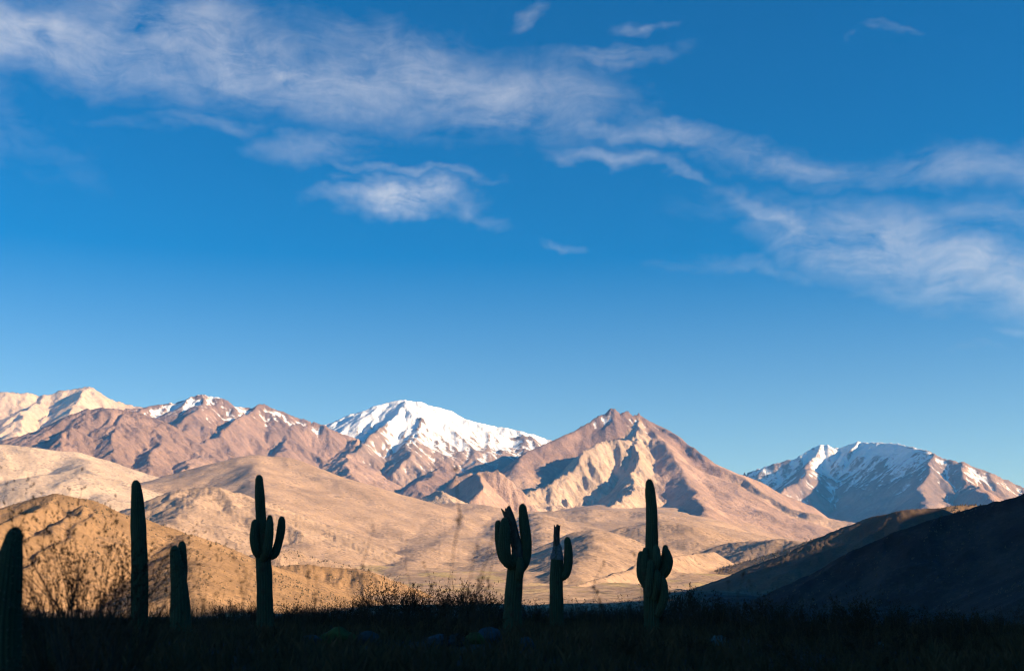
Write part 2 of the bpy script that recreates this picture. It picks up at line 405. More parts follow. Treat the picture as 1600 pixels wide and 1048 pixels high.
# bend the ground plan so that no ridge runs dead straight
WX = X + RR * (.005 * fbm(U * 14, V * 14, 21, 4))
WY = Y + RR * (.011 * fbm(U * 14, V * 14, 22, 4))
blend_w = .0035 * RR
far_rows = np.exp(LR) > 120
for fid, P, k, Lr, c, g in RIDGES:
    # only the part of the grid near this ridge
    pts = np.array(P)
    reach = (3.2 * Lr + 300)
    rmin, rmax = np.hypot(pts[:, 0], pts[:, 1]).min() - reach, np.hypot(pts[:, 0], pts[:, 1]).max() + reach
    i0, i1 = np.searchsorted(LR, math.log(max(rmin, 150))), np.searchsorted(LR, math.log(rmax))
    sl = slice(i0, i1)
    wx, wy = WX[sl], WY[sl]
    rmid = min(np.hypot(pts[:, 0], pts[:, 1]).mean(), 14000.0)
    best = None
    for a, b in zip(P[:-1], P[1:]):
        ex, ey = b[0] - a[0], b[1] - a[1]
        l2 = ex * ex + ey * ey + 1e-6
        t = np.clip(((wx - a[0]) * ex + (wy - a[1]) * ey) / l2, 0, 1)
        d = np.hypot(wx - a[0] - t * ex, wy - a[1] - t * ey)
        w_ = (.010 if k < .45 else .0018) * rmid
        d = np.sqrt(d * d + w_ * w_) - w_
        zc = a[2] + (b[2] - a[2]) * t
        Le = np.maximum(Lr, 2.6 * (zc - base[sl]) / k)
        h = zc - k * Le * (1 - np.exp(-d / Le)) - .06 * d
        best = h if best is None else np.maximum(best, h)
    cur, w = H[sl].copy(), blend_w[sl]
    f = np.clip(.5 + .5 * (best - cur) / w, 0, 1)
    H[sl] = cur * (1 - f) + best * f + w * f * (1 - f) * .5
    owner[sl] = np.where(best > cur, fid, owner[sl])
    f3 = f[..., None].astype(np.float32)
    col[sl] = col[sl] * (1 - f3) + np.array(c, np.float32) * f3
    gul[sl] = gul[sl] * (1 - f) + g * f
print('ridges', round(time.time() - T0, 1))

# erosion: gullies that run down the local slope, from large to small
dU, dV = np.gradient(TH), np.gradient(LR)
def blur(a, n):
    for _ in range(n):
        a[1:-1] = (a[:-2] + 2 * a[1:-1] + a[2:]) * .25
        a[:, 1:-1] = (a[:, :-2] + 2 * a[:, 1:-1] + a[:, 2:]) * .25
    return a


i0 = np.searchsorted(LR, math.log(420))
j0, j1 = np.searchsorted(TH, R(-40)), np.searchsorted(TH, R(60))
S = (slice(i0, nR), slice(j0, j1))
u, v, rr, g_ = U[S].astype(np.float32), V[S].astype(np.float32), RR[S], gul[S]
g_ = g_ * (1 + 2.2 * ((owner[S] == FID['brown_cone_mountain']) & (g_ < .6)) * sstep(1120, 1340, H[S]))
h = H[S].copy()
h0 = h.copy()
for octv, (cell, amp) in enumerate([(.050, .042), (.026, .054), (.0135, .068), (.0072, .076), (.0042, .068)]):
    gx = np.gradient(h, axis=1) / dU[None, j0:j1] / rr
    gy = np.gradient(h, axis=0) / dV[i0:, None] / rr
    gx, gy = blur(gx, 2), blur(gy, 2)
    sl_ = np.sqrt(gx * gx + gy * gy) + 1e-6
    sx, sy = (-gy / sl_).astype(np.float32), (gx / sl_).astype(np.float32)
    pu, pv = u / cell, v / cell
    cu, cv = np.floor(pu), np.floor(pv)
    fu, fv = pu - cu, pv - cv
    acc, wt = 0, 1e-6
    for a in (-1, 0, 1):
        for b in (-1, 0, 1):
            jx, jy = hash2(cu + a, cv + b, 91 + octv) * .8 + .1, hash2(cu + a, cv + b, 191 + octv) * .8 + .1
            dx, dy = fu - a - jx, fv - b - jy
            w = np.exp(-2.4 * (dx * dx + dy * dy))
            acc = acc + np.cos((dx * sx + dy * sy) * np.float32(2 * math.pi)) * w
            wt = wt + w
    n = acc / wt
    n = n * .6 + (1 - 2 * np.sqrt(np.abs(.5 - .5 * n) + .002)) * .4
    mask = np.clip((sl_ - .06) / .35, 0, 1) ** 1.2
    if octv >= 2:
        amp = amp * (.45 + .55 * sstep(6300, 7800, rr))
    h = h + n * amp * cell * rr * mask * g_
h = h + rr * g_ * .0005 * fbm(u * 260, v * 260, 41, 3, .6, True) * np.clip(.25 + (h0 > base[S] + 3), 0, 1)
H[S] = h
print('erosion', round(time.time() - T0, 1))

gx = np.gradient(H, axis=1) / dU[None, :] / RR
gy = np.gradient(H, axis=0) / dV[:, None] / RR
slope = np.sqrt(gx * gx + gy * gy)
# outward normal pointing towards +X (the sun side)?
ex = gx * np.cos(U) + gy * np.sin(U)          # dH/dX
ey = -gx * np.sin(U) + gy * np.cos(U)

# snow that has stayed: by mountain and height, off the steep rock and the sun-facing rubble
ALT = H
snow = np.full((nR, nT), -1.0, np.float32)
nz = fbm(U * 60, V * 30, 71, 4).astype(np.float32)
curv = (H - blur(H.copy(), 8)) / RR * 900
def snow_on(form, z0, z1, steep, bias=0.0):
    m = owner == FID[form]
    q = (ALT - z0) / (z1 - z0)
    s = q - steep * np.clip(slope - .35, 0, 1) + .35 * nz - .6 * np.clip(curv, -1, 1) * np.clip(1.5 - q, .15, 1) + bias
    snow[m] = s[m]


def zpx(py, km, px=800):
    return place(px, py, km * 1000)[2]


snow_on('snow_mountain', zpx(738, 10.6, 650), zpx(662, 11.1, 650), .4)
snow_on('snow_ridge_mountain', zpx(782, 13.0, 1370), zpx(702, 14, 1370), .5)
snow_on('snow_dusted_mountain', zpx(672, 10.2, 330), zpx(618, 10.5, 330), .4, -.2)
snow_on('pale_mountain', zpx(645, 13.8, 130), zpx(590, 14, 130), .8, -.75)
snow_on('brown_cone_mountain', zpx(690, 9.4, 960), zpx(620, 9.5, 960), .3, -.34)
# the cone: dark brown rubble above, sandy apron below
m_ = owner == FID['brown_cone_mountain']
zt = sstep(zpx(790, 8.3, 1000), zpx(715, 9.0, 1000), ALT + 90 * nz)[..., None].astype(np.float32)
is_brown = (np.abs(col - np.array(BROWN, np.float32)).sum(-1) < .16)
mix_ = np.array((.40, .272, .185), np.float32) * (1 - zt) + np.array((.225, .143, .108), np.float32) * zt
col = np.where((m_ & is_brown)[..., None], mix_, col).astype(np.float32)
# paler scree in the gullies and darker rock on the ribs
tone = (fbm(U * 40, V * 22, 81, 4) * .5 + .35 * np.clip(-curv, -1, 1)).astype(np.float32)
mtn = np.isin(owner, [FID[n] for n in ('snow_dusted_mountain', 'brown_foothill', 'brown_cone_mountain', 'snow_ridge_mountain', 'snow_mountain')])
tm = np.where(mtn, np.clip(tone, -.6, .8), np.clip(tone + .5 * fbm(U * 18 + V, V * 16, 85, 3), -.75, .5) * .62)[..., None]
col = np.clip(col * (1 + .38 * tm) + np.array((.05, .03, .015), np.float32) * np.clip(tm, 0, 1), .02, .8).astype(np.float32)
print('attributes', round(time.time() - T0, 1))


# ------------------------------------------------------------------ materials
def new_mat(name):
    m = bpy.data.materials.new(name)
    m.use_nodes = True
    nt = m.node_tree
    nt.nodes.clear()
    out = nt.nodes.new('ShaderNodeOutputMaterial')
    bs = nt.nodes.new('ShaderNodeBsdfPrincipled')
    nt.links.new(bs.outputs[0], out.inputs['Surface'])
    bs.inputs['Roughness'].default_value = .95
    bs.inputs['Specular IOR Level'].default_value = .1
    return m, nt, bs


def n_math(nt, op, a, b=None, c=None, clamp=False):
    n = nt.nodes.new('ShaderNodeMath'); n.operation = op; n.use_clamp = clamp
    for i, v in enumerate((a, b, c)):
        if v is None: continue
        if isinstance(v, (int, float)): n.inputs[i].default_value = v
        else: nt.links.new(v, n.inputs[i])
    return n.outputs[0]


def n_noise(nt, vec, scale, detail=4, rough=.6):
    n = nt.nodes.new('ShaderNodeTexNoise')
    n.inputs['Scale'].default_value = scale
    n.inputs['Detail'].default_value = detail
    n.inputs['Roughness'].default_value = rough
    nt.links.new(vec, n.inputs['Vector'])
    return n.outputs['Fac']


def n_mix(nt, fac, a, b, blend='MIX'):
    n = nt.nodes.new('ShaderNodeMix'); n.data_type = 'RGBA'; n.blend_type = blend
    for s, v in ((n.inputs['Factor'], fac), (n.inputs[6], a), (n.inputs[7], b)):
        if isinstance(v, (int, float)): s.default_value = v
        elif isinstance(v, tuple): s.default_value = v + (1,) if len(v) == 3 else v
        else: nt.links.new(v, s)
    return n.outputs[2]


def land_material(name, grain, speck, bump):
    """grain: size in metres of the finest visible mottling; speck: share of dark tufts and stones"""
    m, nt, bs = new_mat(name)
    geo = nt.nodes.new('ShaderNodeNewGeometry')
    pos = geo.outputs['Position']
    at = nt.nodes.new('ShaderNodeAttribute'); at.attribute_name = 'rock_colour'
    sn = nt.nodes.new('ShaderNodeAttribute'); sn.attribute_name = 'snow'
    n1 = n_noise(nt, pos, 1 / (grain * 14), 5, .62)
    n2 = n_noise(nt, pos, 1 / (grain * 2.2), 4, .7)
    f = n_math(nt, 'ADD', n_math(nt, 'MULTIPLY', n1, .9), n_math(nt, 'MULTIPLY', n2, .75))
    f = n_math(nt, 'ADD', f, .18)
    c = n_mix(nt, 1.0, at.outputs['Color'], f, 'MULTIPLY')
    # tufts and stones
    vo = nt.nodes.new('ShaderNodeTexVoronoi')
    vo.inputs['Scale'].default_value = 1 / (grain * 3.2)
    nt.links.new(pos, vo.inputs['Vector'])
    dots = n_math(nt, 'LESS_THAN', vo.outputs['Distance'], n_math(nt, 'MULTIPLY', n_math(nt, 'SUBTRACT', n1, .38), speck, clamp=True))
    c = n_mix(nt, n_math(nt, 'MULTIPLY', dots, .45), c, (.09, .065, .05))
    s = n_math(nt, 'ADD', sn.outputs['Fac'], n_math(nt, 'MULTIPLY', n_math(nt, 'SUBTRACT', n_math(nt, 'ADD', n_math(nt, 'MULTIPLY', n1, .5), n_math(nt, 'MULTIPLY', n2, .5)), .5), 1.5))
    s = n_math(nt, 'MULTIPLY', n_math(nt, 'SUBTRACT', s, .15), 3.0, clamp=True)
    c = n_mix(nt, s, c, (.84, .85, .87))
    nt.links.new(c, bs.inputs['Base Color'])
    bp = nt.nodes.new('ShaderNodeBump')
    bp.inputs['Strength'].default_value = bump
    bp.inputs['Distance'].default_value = grain * 1.2
    nt.links.new(n2, bp.inputs['Height'])
    nt.links.new(bp.outputs[0], bs.inputs['Normal'])
    return m


MAT_FAR = land_material('far_mountain_rock', 14.0, .8, .8)
MAT_MID = land_material('foothill_sand', 5.0, 2.0, .4)
MAT_NEAR = land_material('near_hill_earth', 1.6, 2.0, .6)
MAT_GROUND = land_material('terrace_soil', .12, 1.0, .6)

LAND = {
    'ground': ('dark shaded terrace of dry soil under the cacti', MAT_GROUND),
    'valley_floor': ('sandy valley floor and fan rising to the mountains', MAT_MID),
    'pale_mountain': ('pale sandstone mountain range on the far left skyline', MAT_FAR),
    'snow_dusted_mountain': ('brown mountain with a snow dusted double summit', MAT_FAR),
    'brown_foothill': ('gullied brown foothill below the pale range', MAT_FAR),
    'pale_hill': ('pale cream hills behind the orange hill', MAT_MID),
    'tan_hill': ('smooth rounded tan hill below the brown mountain', MAT_MID),
    'rocky_hill': ('pale stony hill between the tall column cactus and the candelabra', MAT_MID),
    'plateau_hill': ('broad tan upland in the middle of the valley', MAT_MID),
    'rock_outcrop': ('pinkish rock outcrops beside blue shadows at the foot of the snow peak', MAT_FAR),
    'spur_hill': ('tan spurs below the brown cone mountain', MAT_MID),
    'brown_cone_mountain': ('brown cone shaped mountain with a pale cliff spur', MAT_FAR),
    'snow_mountain': ('white snow capped mountain in the middle of the skyline', MAT_FAR),
    'snow_ridge_mountain': ('snow topped mountain with a blue shaded face on the right', MAT_FAR),
    'orange_hill': ('sunlit orange brown hill behind the bare bush', MAT_NEAR),
    'scrub_hill': ('low stony orange hill dotted with scrub', MAT_NEAR),
    'shaded_hill': ('dark hill with a sunlit crest, behind the black slope', MAT_NEAR),
    'sunlit_hill': ('small sunlit orange rise beside the shaded hills', MAT_NEAR),
    'shaded_hillside': ('black shaded hillside rising to the right', MAT_NEAR),
}

co_all = np.stack([X, Y, H], -1).reshape(-1, 3)
col_all = np.concatenate([col.reshape(-1, 3), np.ones((nR * nT, 1), np.float32)], 1)
snow_all = snow.reshape(-1)
jj = np.arange(nT)
idx = np.arange(nR)[:-1, None] * nT
nxt = (jj + 1) % nT
quads = np.stack([idx + jj, idx + nxt, idx + nT + nxt, idx + nT + jj], -1).reshape(-1, 4)[:, ::-1]
own_f = owner[:-1].reshape(-1)
for name in FORMS:
    f = quads[own_f == FID[name]]
    if len(f) == 0:
        continue
    used, inv = np.unique(f, return_inverse=True)
    f = inv.reshape(-1, 4)
    me = fast_mesh(name, co_all[used], f)
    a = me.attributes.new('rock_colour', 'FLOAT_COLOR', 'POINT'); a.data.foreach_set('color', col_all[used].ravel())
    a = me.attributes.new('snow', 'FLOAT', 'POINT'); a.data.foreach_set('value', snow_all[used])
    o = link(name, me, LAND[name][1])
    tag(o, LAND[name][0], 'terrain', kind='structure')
print('land built', round(time.time() - T0, 1))


# ------------------------------------------------------------------ plant and stone materials
def simple_mat(name, c1, c2, scale, rough=.8, bump=0.0, stretch=(1, 1, 1)):
    m, nt, bs = new_mat(name)
    tc = nt.nodes.new('ShaderNodeTexCoord')
    mp = nt.nodes.new('ShaderNodeMapping')
    mp.inputs['Scale'].default_value = stretch
    nt.links.new(tc.outputs['Object'], mp.inputs['Vector'])
    n = n_noise(nt, mp.outputs[0], scale, 5, .65)
    f = n_math(nt, 'MULTIPLY', n_math(nt, 'SUBTRACT', n, .3), 2.5, clamp=True)
    nt.links.new(n_mix(nt, f, c1, c2), bs.inputs['Base Color'])
    bs.inputs['Roughness'].default_value = rough
    if bump:
        bp = nt.nodes.new('ShaderNodeBump')
        bp.inputs['Strength'].default_value = bump
        bp.inputs['Distance'].default_value = .03
        nt.links.new(n, bp.inputs['Height'])
        nt.links.new(bp.outputs[0], bs.inputs['Normal'])
    return m


M_CACTUS = simple_mat('cactus_skin', (.042, .066, .034), (.085, .108, .056), 3.0, .7, .3, (1, 1, .4))
M_SPINE = simple_mat('cactus_spines', (.22, .18, .12), (.34, .29, .20), 4.0, .8)
M_DEAD = simple_mat('dead_cactus_wood', (.035, .026, .02), (.20, .15, .11), 7.0, .95, .8, (1, 1, .35))
M_SCAR = simple_mat('cactus_scar', (.10, .09, .085), (.26, .24, .23), 9.0, .95, .6)
M_TWIG = simple_mat('bare_twigs', (.045, .030, .019), (.105, .070, .044), 5.0, .9)
M_LEAF = simple_mat('shrub_leaves', (.028, .021, .012), (.060, .042, .023), 3.0, .9)
M_GRASS = simple_mat('dry_grass', (.056, .031, .014), (.150, .085, .040), .9, .9)
M_SEED = simple_mat('seed_heads', (.05, .032, .02), (.10, .065, .04), 20.0, .95)
M_TUFT = simple_mat('hillside_tufts', (.10, .075, .045), (.17, .12, .07), .02, .95)


def gz(x, y):
    """height of the land at a place"""
    r, th = math.hypot(x, y), math.atan2(x, y)
    i = float(np.interp(math.log(max(r, .41)), LR, np.arange(nR))); j = float(np.interp(th, TH, np.arange(nT)))
    i0, j0 = min(int(i), nR - 2), min(int(j), nT - 2)
    a, b = i - i0, j - j0
    return float((H[i0, j0] * (1 - a) + H[i0 + 1, j0] * a) * (1 - b) + (H[i0, j0 + 1] * (1 - a) + H[i0 + 1, j0 + 1] * a) * b)


def ground_at(px, d):
    th = math.atan((px - CX) / FPX / (math.cos(PITCH) + .07))
    x, y = d * math.sin(th), d * math.cos(th)
    return np.array([x, y, gz(x, y)])


# ------------------------------------------------------------------ cacti
def spline(P, n):
    """Catmull-Rom through rows of P, n samples per span"""
    P = np.array(P, float)
    Q = np.vstack([2 * P[0] - P[1], P, 2 * P[-1] - P[-2]])
    out = []
    for i in range(1, len(Q) - 2):
        for t in np.linspace(0, 1, n[i - 1], endpoint=False):
            a, b, c, d = Q[i - 1], Q[i], Q[i + 1], Q[i + 2]
            out.append(.5 * (2 * b + (c - a) * t + (2 * a - 5 * b + 4 * c - d) * t * t + (3 * b - a - 3 * c + d) * t ** 3))
    out.append(Q[-2])
    return np.array(out)


def tube_frames(C):
    T = np.gradient(C, axis=0)
    T /= np.linalg.norm(T, axis=1)[:, None] + 1e-9
    N0 = np.cross(T[0], (0.3, 1, 0.1)); N0 /= np.linalg.norm(N0)
    Ns = [N0]
    for t in T[1:]:
        n = Ns[-1] - t * np.dot(Ns[-1], t)
        Ns.append(n / np.linalg.norm(n))
    Ns = np.array(Ns)
    return T, Ns, np.cross(T, Ns)


def limb(parent, name, pts, dist, root, seed, ribs=18, dome=True, dead=False, label=None, smat=None):
    """pts: (px, py, width in px, metres towards +depth); builds one ribbed limb and its spines"""
    rs = np.random.RandomState(seed)
    rows = []
    for p in pts:
        dd = p[3] if len(p) > 3 else 0.0
        w = place(p[0], p[1], dist + dd) - root
        rows.append([w[0], w[1], w[2], p[2] * .5 * (dist + dd) / FPX])
    rows = np.array(rows)
    n = [max(2, int(np.linalg.norm(rows[i + 1, :3] - rows[i, :3]) / .075)) for i in range(len(rows) - 1)]
    S_ = spline(rows, n)
    C, rad = S_[:, :3], np.maximum(S_[:, 3], .02)
    if dome:
        tdir = C[-1] - C[-2]; tdir /= np.linalg.norm(tdir)
        r0 = rad[-1]
        ext = [(math.sin(a) * r0 * 1.55, math.cos(a) * r0) for a in np.radians([18, 36, 52, 66, 78, 87])]
        C = np.vstack([C] + [C[-1] + tdir * e[0] for e in ext])
        rad = np.concatenate([rad, [max(e[1], .006) for e in ext]])
    # slow swelling and pinching along the limb
    z = np.linspace(0, len(C) * .075, len(C))
    if not dead:
        rad = rad * (1 + .022 * np.sin(z * 3.1 + rs.rand() * 6) + .016 * np.sin(z * 7.7 + rs.rand() * 6))
    T, Nn, B = tube_frames(C)
    K = ribs * 4
    ph = np.arange(K) / K * 2 * math.pi
    rib = np.abs(np.cos(ph * ribs / 2)) ** .7
    prof = (.84 + .16 * rib) if not dead else (1 + .16 * np.sin(ph * 3 + rs.rand() * 6) * .6)
    R_ = rad[:, None] * prof[None, :]
    if dead:
        R_ = R_ * (1 + .16 * (rs.rand(*R_.shape) - .5))
    co = C[:, None, :] + R_[..., None] * (np.cos(ph)[None, :, None] * Nn[:, None, :] + np.sin(ph)[None, :, None] * B[:, None, :])
    if dead and not dome:
        jag = np.interp(np.arange(K), np.linspace(0, K, 13), rs.rand(13)) * rad[-1] * 1.7
        co[-1] += T[-1] * jag[:, None]
        co[-2] += T[-1] * jag[:, None] * .35
    nr = len(C)
    co = co.reshape(-1, 3)
    cap = len(co)
    co = np.vstack([co, C[-1] + T[-1] * (rad[-1] * .3 if dome else -rad[-1] * .8)])
    i = np.arange(nr - 1)[:, None] * K
    j = np.arange(K)[None, :]
    q = np.stack([i + j, i + (j + 1) % K, i + K + (j + 1) % K, i + K + j], -1).reshape(-1, 4)
    tip = np.stack([(nr - 1) * K + np.arange(K), (nr - 1) * K + (np.arange(K) + 1) % K, np.full(K, cap), np.full(K, cap)], -1)
    me = bpy.data.meshes.new(name)
    me.from_pydata(co.tolist(), [], q.tolist() + [t[:3] for t in tip.tolist()])
    me.polygons.foreach_set('use_smooth', np.full(len(me.polygons), not dead))
    o = link(name, me, smat or (M_DEAD if dead else M_CACTUS), parent)
    if label: o['label'] = label
    if not dead:
        # spines: small clusters along each rib
        vs, fs = [], []
        for k in range(ribs):
            a = k / ribs * 2 * math.pi
            for t in range(1, nr - 1, 1):
                if rs.rand() < .35: continue
                d0 = math.cos(a) * Nn[t] + math.sin(a) * B[t]
                p0 = C[t] + d0 * rad[t] * .99
                side = np.cross(T[t], d0)
                for _ in range(2):
                    dv = d0 * (.5 + rs.rand()) + T[t] * (rs.rand() - .35) * 1.3 + side * (rs.rand() - .5) * 1.6
                    dv = dv / np.linalg.norm(dv) * (.025 + .045 * rs.rand())
                    w = np.cross(dv, (0.3, .5, .8)); w = w / (np.linalg.norm(w) + 1e-9) * .0035
                    b_ = len(vs)
                    vs += [p0 - w, p0 + w, p0 + dv]; fs.append((b_, b_ + 1, b_ + 2))
        sm = bpy.data.meshes.new('spines')
        sm.from_pydata([tuple(v) for v in vs], [], fs)
        so = link('spines', sm, M_SPINE, o)
        so['kind'] = 'stuff'
    return o


def cactus(label, base_px, dist, limbs, group='tall cacti on the dark terrace'):
    root_p = ground_at(base_px, dist)
    e = empty('cactus', tuple(root_p))
    tag(e, label, 'cactus', group)
    for k, (name, pts, kw) in enumerate(limbs):
        if name == 'trunk':
            # carry the trunk down into the soil
            below = (pts[0][0], HORIZON + FPX * (EYE - root_p[2] + .12) / dist, pts[0][2] * 1.06)
            pts = [below] + [p for p in pts if p[1] < below[1] - 6]
        limb(e, name, pts, dist, root_p, 100 + int(base_px) + 7 * k, **kw)
    return e


cactus('thick leaning cactus column cut off by the left edge of the picture', 4, 14.0, [
    ('trunk', [(6, 1010, 46), (8, 960, 44), (14, 900, 39), (18, 860, 31), (21, 844, 25)], {})])
cactus('tall single cactus column without arms, beside the bare bush', 218, 40.0, [
    ('trunk', [(218, 960, 25), (218, 880, 24), (216, 820, 22), (214.5, 780, 18), (213, 762, 15)], {})])
cactus('short stout cactus with two blunt heads, between the column and the candelabra', 283, 38.0, [
    ('trunk', [(282, 970, 32), (281, 930, 27), (278.5, 900, 22), (275, 878, 18), (273.5, 864, 15)], {}),
    ('arm', [(282, 920, 15, .16), (284.5, 895, 15.5, .24), (285, 872, 13.5, .28), (284.5, 854, 11.5, .28)], {'ribs': 14})])
cactus('candelabra cactus with a tall central stem and a ring of raised arms', 413, 42.0, [
    ('trunk', [(414, 960, 25), (413, 900, 24), (411, 870, 22), (409.5, 840, 18), (407, 795, 15.5), (405.5, 765, 14), (405, 751, 12)], {}),
    ('arm', [(409, 868, 11, -.05), (401, 862, 13, -.2), (396.5, 842, 13, -.26), (398, 820, 11.5, -.26)], {'ribs': 14}),
    ('arm', [(411, 874, 12, -.2), (417, 862, 14, -.34), (420, 838, 13.5, -.4), (421.5, 819, 11.5, -.4)], {'ribs': 14}),
    ('arm', [(413, 866, 10, .2), (419, 850, 12, .34), (421.5, 825, 11.5, .36), (421.5, 812, 9.5, .36)], {'ribs': 14}),
    ('arm', [(417, 868, 11), (428, 866, 13), (435, 848, 13), (439, 828, 13), (440, 815, 11)], {'ribs': 14})])
cactus('broad cactus with a snapped dead central stem and live arms around it', 797, 38.0, [
    ('trunk', [(801, 950, 28), (804, 905, 26), (806, 880, 23)], {'dome': True}),
    ('dead_stem', [(809, 885, 19), (809, 860, 17), (804, 835, 15), (798, 812, 15), (794, 801, 14)], {'dead': True, 'dome': False, 'label': 'snapped grey brown dead stem'}),
    ('arm', [(799, 884, 11, .1), (786, 872, 12.5, .18), (780, 848, 12.5, .2), (778.5, 821, 11, .2)], {'ribs': 14}),
    ('arm', [(801, 884, 15, -.2), (791, 874, 18, -.32), (788.5, 850, 18.5, -.36), (788.5, 828, 17, -.36), (788.5, 819, 14, -.36)], {'ribs': 16}),
    ('arm', [(812, 892, 12, .05), (820, 878, 15), (822.5, 850, 17), (819, 818, 16), (817, 797, 13.5)], {'ribs': 16}),
    ('arm', [(811, 902, 12, -.25), (812.5, 890, 14, -.36), (812.5, 880, 12.5, -.38)], {'ribs': 14})])
cactus('slim cactus with a splintered dead top and one raised arm', 870, 46.0, [
    ('trunk', [(869.5, 940, 21), (869, 905, 20.5), (870, 880, 19.5), (871, 868, 17), (871, 858, 13)], {}),
    ('scar', [(870.5, 874, 20), (871, 867, 18), (871, 859, 14)], {'dead': True, 'label': 'pale corky scar below the dead top', 'smat': M_SCAR}),
    ('dead_stem', [(871, 866, 13), (870, 850, 10), (870, 836, 9), (870.5, 826, 9.5)], {'dead': True, 'dome': False, 'label': 'splintered brown dead stem'}),
    ('arm', [(873, 902, 12), (883, 897, 13.5), (887.5, 880, 14), (888, 858, 13), (887, 847, 11)], {'ribs': 14})])
cactus('crowded cactus with one tall stem rising from a cluster of stubby arms', 1020, 44.0, [
    ('trunk', [(1018, 960, 24), (1018, 910, 25), (1018, 870, 21), (1018.5, 835, 19), (1018, 795, 18), (1016, 770, 16), (1015, 758, 12.5)], {}),
    ('arm', [(1011, 918, 11, -.1), (1002, 900, 12.5, -.16), (1000.5, 880, 11.5, -.16), (1001, 868, 9.5, -.16)], {'ribs': 12}),
    ('arm', [(1012, 910, 12, -.2), (1008, 885, 12, -.26), (1008, 862, 9, -.26)], {'ribs': 12}),
    ('arm', [(1014, 930, 13, -.25), (1015.5, 905, 13.5, -.38), (1016.5, 883, 11.5, -.38)], {'ribs': 12}),
    ('arm', [(1021, 895, 11, -.15), (1026, 878, 14, -.26), (1025.5, 861, 12.5, -.26)], {'ribs': 12}),
    ('arm', [(1026, 905, 11), (1038, 893, 17), (1043, 876, 17.5), (1041.5, 866, 14)], {'ribs': 14}),
    ('arm', [(1027, 890, 10, .15), (1038, 872, 12, .24), (1039.5, 858, 9, .24)], {'ribs': 12}),
    ('arm', [(1022, 935, 11, -.25), (1026, 915, 12.5, -.38), (1026.5, 899, 11, -.38)], {'ribs': 12}),
    ('arm', [(1026, 960, 13, -.15), (1036, 940, 14.5, -.26), (1037, 915, 13, -.26), (1036, 908, 11, -.26)], {'ribs': 12})])
print('cacti', round(time.time() - T0, 1))


# ------------------------------------------------------------------ shrubs, stalks, grass, stones
class Twigs:
    def __init__(self): self.v, self.f = [], []
    def seg(self, a, b, ra, rb):
        d = b - a
        n = np.cross(d, (.31, .57, .76)); n /= np.linalg.norm(n) + 1e-9
        m = np.cross(d, n); m /= np.linalg.norm(m) + 1e-9
        k = len(self.v)
        for p, r in ((a, ra), (b, rb)):
            for t in (0, 2.094, 4.189):
                self.v.append(p + r * (math.cos(t) * n + math.sin(t) * m))
        for i in range(3):
            j = (i + 1) % 3
            self.f.append((k + i, k + j, k + 3 + j, k + 3 + i))
    def blob(self, p, r, rs):
        k = len(self.v)
        d = np.array([(1, 0, 0), (-1, 0, 0), (0, 1, 0), (0, -1, 0), (0, 0, 1), (0, 0, -1)]) * r
        self.v += [p + q * (.6 + .8 * rs.rand()) for q in d]
        for a in (0, 1):
            for b in (2, 3):
                for c in (4, 5): self.f.append((k + a, k + b, k + c))
    def leaf(self, p, d, w):
        k = len(self.v)
        n = np.cross(d, (.3, .8, .5)); n = n / (np.linalg.norm(n) + 1e-9) * w
        self.v += [p, p + d * .5 + n, p + d, p + d * .5 - n]
        self.f.append((k, k + 1, k + 2, k + 3))
    def mesh(self, name):
        me = bpy.data.meshes.new(name)
        me.from_pydata([tuple(x) for x in self.v], [], self.f)
        return me


def grow(tw, tips, p, d, length, r, depth, rs, spread, kids):
    n = 3
    for i in range(n):
        d = d + (rs.rand(3) - .5) * .28 + np.array([0, 0, .05])
        d = d / np.linalg.norm(d)
        q = p + d * length / n
        tw.seg(p, q, r, r * .82)
        p, r = q, r * .82
        if depth > 0 and i >= (0 if depth < 2 else 1):
            for _ in range(kids):
                e = d + (rs.rand(3) - .5) * spread
                e /= np.linalg.norm(e)
                grow(tw, tips, p, e, length * (.42 + .3 * rs.rand()), r * .6, depth - 1, rs, spread, kids)
    tips.append((p, d))


def bush_meshes(seed, stems, height, lean, depth, spread, kids, radius, leaves, leaf_len):
    rs = np.random.RandomState(seed)
    tw, tips = Twigs(), []
    for k in range(stems):
        a = rs.rand() * 2 * math.pi
        l = lean * math.sqrt(rs.rand())
        d = np.array([math.cos(a) * l, math.sin(a) * l, 1.0]); d /= np.linalg.norm(d)
        grow(tw, tips, np.array([math.cos(a) * .08 * rs.rand(), math.sin(a) * .08 * rs.rand(), -.04]), d, height * (.55 + .3 * rs.rand()), radius, depth, rs, spread, kids)
    lf = Twigs()
    for p, d in tips:
        for _ in range(leaves):
            e = d + (rs.rand(3) - .5) * 1.6
            e = e / np.linalg.norm(e) * leaf_len * (.6 + .8 * rs.rand())
            lf.leaf(p - d * rs.rand() * .12, e, leaf_len * .16)
    return tw.mesh('branches'), (lf.mesh('leaves') if leaves else None)


def shrub(name, meshes, loc, rz, scale, label, group=None):
    e = empty(name, loc, rz)
    e.scale = (scale, scale, scale)
    tag(e, label, 'shrub', group)
    link('branches', meshes[0], M_TWIG, e)
    if meshes[1]: 
        lo = link('leaves', meshes[1], M_LEAF, e); lo['kind'] = 'stuff'
    return e


rnd = random.Random(7)
low = [bush_meshes(31 + i, 11, .78, .95, 2, 1.25, 2, .009, 3, .055) for i in range(5)]
tall = [bush_meshes(51 + i, 8, 1.25, .38, 2, .8, 1, .009, 1, .05) for i in range(3)]
big = bush_meshes(77, 19, 1.55, .62, 3, 1.0, 1, .016, 2, .05)
mid = bush_meshes(81, 12, 1.2, .6, 2, 1.0, 2, .010, 2, .06)

